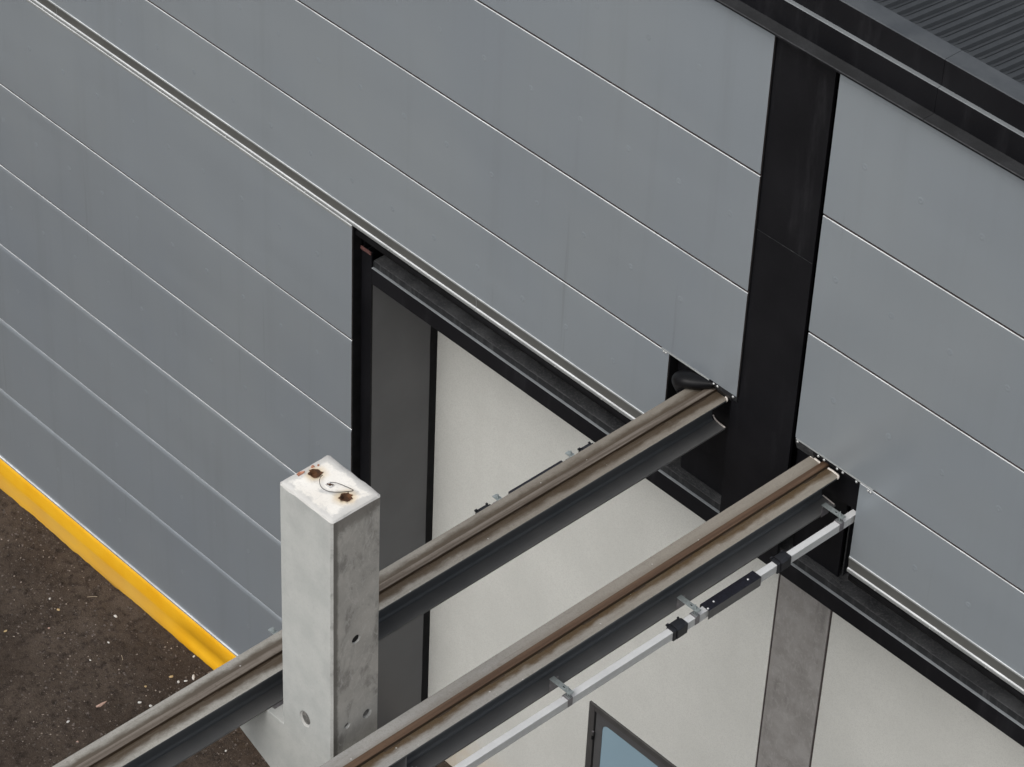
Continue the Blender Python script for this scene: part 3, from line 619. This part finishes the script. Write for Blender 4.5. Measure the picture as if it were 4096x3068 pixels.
# ================================================================= conductor bars
def conductor(label, sgn, xc, yA, box, clamps, brackets, edge, yaw):
    t = empty('conductor_bar', (xc, yA, 7.15), label, 'conductor bar', 'conductor bars along the runway beams'); t.rotation_euler.z = yaw
    Y = lambda y: y - yA
    b = MB(); hw = .027
    prof = [(-hw, -.070), (-hw, -.003), (-hw + .003, 0), (hw - .003, 0), (hw, -.003), (hw, -.050), (hw - .003, -.0515), (hw - .003, -.054), (hw, -.0555), (hw, -.070), (hw - .010, -.073), (.006, -.073), (.006, -.060), (-.006, -.060), (-.006, -.073), (-hw + .010, -.073)]
    b.prism(prof, Y(-9.0), 0, 'y', ['alu_shade', 'alu', 'alu', 'alu'] + ['alu_shade'] * 12, 'alu_shade'); b.build('bar_profile', t)
    y0, y1_ = box; b = MB()
    b.prism([(-.044, -.076), (-.044, .006), (-.041, .010), (.041, .010), (.044, .006), (.044, -.076), (.041, -.078), (.041, .006), (-.041, .006), (-.041, -.078)], Y(y0), Y(y1_), 'y', ['boxside', 'boxtop', 'boxtop', 'boxtop', 'boxside', 'boxside', 'boxside', 'boxside', 'boxside', 'boxside'], 'boxside'); jb = b.build('joint_box', t)
    b = MB(); rings = [(.009, 0), (.007, .004), (.0008, .006)]; v = []
    for r_, h_ in rings:
        for i in range(8): a = 2 * math.pi * i / 8; v.append((r_ * math.cos(a), r_ * math.sin(a), h_))
    b.poly(v, [(k * 8 + i, k * 8 + (i + 1) % 8, (k + 1) * 8 + (i + 1) % 8, (k + 1) * 8 + i) for k in range(2) for i in range(8)], 'rivet')
    s0 = b.build('screw', jb, smooth=True, loc=(0, Y(y0 + .09), .010)); link_copy(s0, jb, (0, Y(y1_ - .09), .010)); link_copy(s0, jb, (.024, Y(y0 + .01), .010))
    b = MB()
    b.prism([(-.037, -.080), (-.037, .006), (-.030, .011), (.030, .011), (.037, .006), (.037, -.080)], -.075, -.046, 'y', 'plastic')
    b.prism([(-.044, -.072), (-.044, .012), (-.030, .026), (.028, .026), (.046, .008), (.046, -.066), (.040, -.076)], -.0455, .024, 'y', 'plastic')
    b.prism([(-.037, -.080), (-.037, .006), (-.030, .012), (.030, .012), (.037, .006), (.037, -.080)], .0245, .062, 'y', 'plastic')
    b.box(-.046, -.030, .030, .045, .0121, .026, 'plastic'); b.box(-.05, -.035, -.074, -.05, .0065, .020, 'plastic')
    c0 = b.build('bar_clamp', t, loc=(0, Y(clamps[0]), 0), bevel=.002)
    for y in clamps[1:]: link_copy(c0, t, (0, Y(y), 0))
    # bracket: foot on the beam flange, arm above the bar, clip round the bar
    ex = edge; zA = .062; b = MB(); mt = 'galv'
    sx = lambda a, c_: (min(a, c_), max(a, c_))
    x0, x1 = sx(ex - sgn * .012, sgn * .040); b.box(x0, x1, -.022, .022, zA - .004, zA, mt)
    x0, x1 = sx(ex + sgn * .002, ex + sgn * .006); b.box(x0, x1, -.030, .048, -.040, zA - .0045, 'zincdark')
    x0, x1 = sx(sgn * -.016, sgn * .006)
    br = b.build('bracket', t, loc=(0, Y(brackets[0]), 0))
    b = MB(); b.box(-.006, .010, -.004, .004, zA + .0002, zA + .0012, 'rubber'); b.build('slot', br, loc=(-sgn * .040, 0, 0))
    b = MB(); b.cyl((0, 0, .012), .004, .085, 'galv', seg=8); b.cyl((0, 0, zA + .0005), .009, .007, 'galv', seg=6); b.build('bolt', br)
    b = MB(); b.prism([(-.031, -.066), (-.031, .003), (-.027, .008), (.027, .008), (.031, .003), (.031, -.066), (.0285, -.066), (.0285, .001), (-.0285, .001), (-.0285, -.066)], -.021, .021, 'y', 'zincdark')
    for yy in (-.011, 0, .011): b.box(-.024, .030, yy - .002, yy + .002, .0082, .011, 'galv')
    b.build('clip', br)
    kids = [c_ for c_ in bpy.data.objects if c_.parent == br]
    for y in brackets[1:]:
        nb = link_copy(br, t, (0, Y(y), 0))
        for c_ in kids: link_copy(c_, nb, c_.location.copy())
    return t
conductor('grey conductor bar with black joint box on the right side of the right beam', 1, 5.429, .055, (-1.487, -.965), (-1.745, -.712), (-1.583, -.118, -2.790, -4.05, -5.4), 5.265 - 5.412, -.0065)
conductor('conductor bar with black joint box mostly hidden behind the left beam', -1, 3.702, -.20, (-1.690, -1.170), (-1.945, -.925), (-1.835, -1.115, -3.905), 3.860 - 3.702, 0.0)

# ================================================================= loose stones
def chip(name, x, y, r, mat, label, grp, sq=(1, 1, .55), seed=0):
    bm = bmesh.new(); bmesh.ops.create_icosphere(bm, subdivisions=1, radius=1)
    for v_ in bm.verts:
        k = 1 + .55 * noise.noise(v_.co * 1.3 + Vector((seed, seed * .7, 0))); v_.co = Vector((v_.co.x * k * sq[0] * r, v_.co.y * k * sq[1] * r, v_.co.z * k * sq[2] * r))
    me = bpy.data.meshes.new(name); bm.to_mesh(me); bm.free(); me.materials.append(M[mat]); o = bpy.data.objects.new(name, me); COL.objects.link(o)
    o.location = (x, y, gz(x, y) + r * .2); o.rotation_euler.z = seed * 1.7; tag(o, label, 'stone', grp); return o
WG = 'white stone chips on the soil'
for k, (x, y, r_, sq, lb) in enumerate([
    (-2.121, -.389, .017, (1, .8, .6), 'angular white stone chip, lowest of the three in a row beside the left beam'),
    (-2.081, -.328, .016, (1.2, .7, .6), 'white stone chip, middle of the three in a row beside the left beam'),
    (-2.066, -.246, .023, (1.7, .6, .5), 'long white stone flake, nearest the yellow plinth of the three beside the left beam'),
    (-2.14, -.854, .020, (1, .8, .7), 'bright white stone on the soil just off the far edge of the left beam'),
    (-2.037, -.801, .018, (.8, 1.1, .6), 'small white stone touching the outline of the left beam'),
    (-3.902, -.625, .015, (1, .8, .7), 'white pebble furthest up the soil, below the yellow plinth'),
    (-3.008, -.569, .016, (1.2, .7, .6), 'white stone chip alone in the middle of the soil patch'),
    (-2.388, -1.538, .015, (1.3, .6, .6), 'flat white stone chip nearest the bottom left corner of the soil'),
    (-3.255, -.29, .020, (1.3, .7, .5), 'white plaster crumb beside the pale smear near the yellow plinth'),
    (-2.276, -.069, .018, (1, .6, .5), 'pale stone right below the folded end of the yellow plinth'),
    (-2.929, -.856, .013, (1, .8, .7), 'tiny white stone near the centre of the soil, left of the beam'),
    (-1.10, -.62, .015, (1, .8, .6), 'white stone chip seen between the left beam and the corbel')]):
    chip('stone_chip', x, y, r_, 'chip_white', lb, WG, sq, k + 1.3)
for k, (x, y, r_, lb) in enumerate([(-3.72, -.656, .018, 'tan stone near the yellow plinth at the upper left of the soil'), (-2.215, -.405, .022, 'faded tan stone beside the row of three white chips'), (-3.81, -1.242, .018, 'tan stone at the left edge of the picture on the soil'), (-2.272, -.675, .015, 'yellowish stone halfway along the left beam on the soil')]):
    chip('tan_stone', x, y, r_, 'chip_tan', lb, 'tan stones on the soil', (1.1, .8, .5), k * 2.1 + .4)
for k, (x, y, r_, sq, lb) in enumerate([(-2.36, -1.157, .034, (1.8, .45, .4), 'long pinkish curved shard lying on the soil left of the beam'), (-3.562, -.891, .013, (1, 1, .6), 'small pinkish stone on the soil far from the beam'), (-2.118, -1.627, .013, (1, 1, .6), 'small pinkish stone near the bottom edge beside the left beam')]):
    chip('pink_stone', x, y, r_, 'chip_pink', lb, 'pinkish stones on the soil', sq, k * 1.3 + .9)
# fine gravel: too many to count
def gravel(name, n_, rmin, rmax, mat, pw, seed):
    rnd = random.Random(seed); bm0 = bmesh.new(); bmesh.ops.create_icosphere(bm0, subdivisions=1, radius=1); bv = [v_.co.copy() for v_ in bm0.verts]; bf = [tuple(v_.index for v_ in f_.verts) for f_ in bm0.faces]; bm0.free()
    V = []; F = []
    for _ in range(n_):
        x = rnd.uniform(-6.6, 1.5); y = rnd.uniform(-4.0, .85)
        if x < .2 and y > -.05: continue
        if noise.noise(Vector((x * .9, y * .9, seed))) < rnd.uniform(-.6, .25): continue
        r_ = rmin + (rmax - rmin) * rnd.random() ** pw; e = [rnd.uniform(.6, 1.2), rnd.uniform(.6, 1.2), rnd.uniform(.4, .8)]; a = rnd.uniform(0, 6.28); ca, sa = math.cos(a), math.sin(a); z_ = gz(x, y) + r_ * .15; b0 = len(V); j = rnd.random() * 9
        for k, p in enumerate(bv):
            w_ = 1 + .3 * math.sin(k * 2.3 + j); px, py, pz = p.x * e[0] * r_ * w_, p.y * e[1] * r_ * w_, p.z * e[2] * r_ * w_
            V.append((x + px * ca - py * sa, y + px * sa + py * ca, z_ + pz))
        F += [tuple(b0 + i for i in q) for q in bf]
    me = bpy.data.meshes.new(name); me.from_pydata(V, [], F); me.materials.append(M[mat]); o = bpy.data.objects.new(name, me); COL.objects.link(o); o['kind'] = 'stuff'; return o
o = gravel('gravel', 16000, .004, .016, 'pebble', 3, 3); o['label'] = 'fine brown gravel mixed into the soil'; o['category'] = 'gravel'
o = gravel('pale_gravel', 3200, .003, .012, 'pebble_pale', 4, 11); o['label'] = 'sparse pale gravel scattered over the soil'; o['category'] = 'gravel'
for k, (x, y, L_, a, lb) in enumerate([(-3.636, -.294, .10, .9, 'short pale straw on the soil near the yellow plinth'), (-2.75, -.6, .07, -.5, 'thin straw in the middle of the soil left of the beam')]):
    o = tube('straw', [(-L_ / 2, 0, 0), (0, .004, .003), (L_ / 2, 0, 0)], .0025, 'straw'); o.location = (x, y, gz(x, y) + .008); o.rotation_euler.z = a
    tag(o, lb, 'straw', 'dry straws on the soil')

LBL = {'plinth': 'yellow plinth strip along the foot of the grey wall', 'rendered_wall': 'white rendered wall set back below the black lintel', 'concrete_pillar': 'stained grey concrete pillar flush with the white wall', 'door': 'anthracite door with a rounded blue glass pane', 'steel_column': 'wide black steel column between the grey panels', 'roof_sheet': 'dark ribbed roof sheet', 'membrane_flap': 'loose black rubber sheet above the left beam end', 'joint_box': 'black joint box with bright screws', 'rust_pocket': 'rusty round pocket in the column top', 'lintel_beam': 'dusty black steel lintel', 'reveal_panel': 'dark grey reveal sheet'}
for o in bpy.data.objects:
    k = o.name.split('.')[0]
    if o.parent and k in LBL: o['label'] = LBL[k]
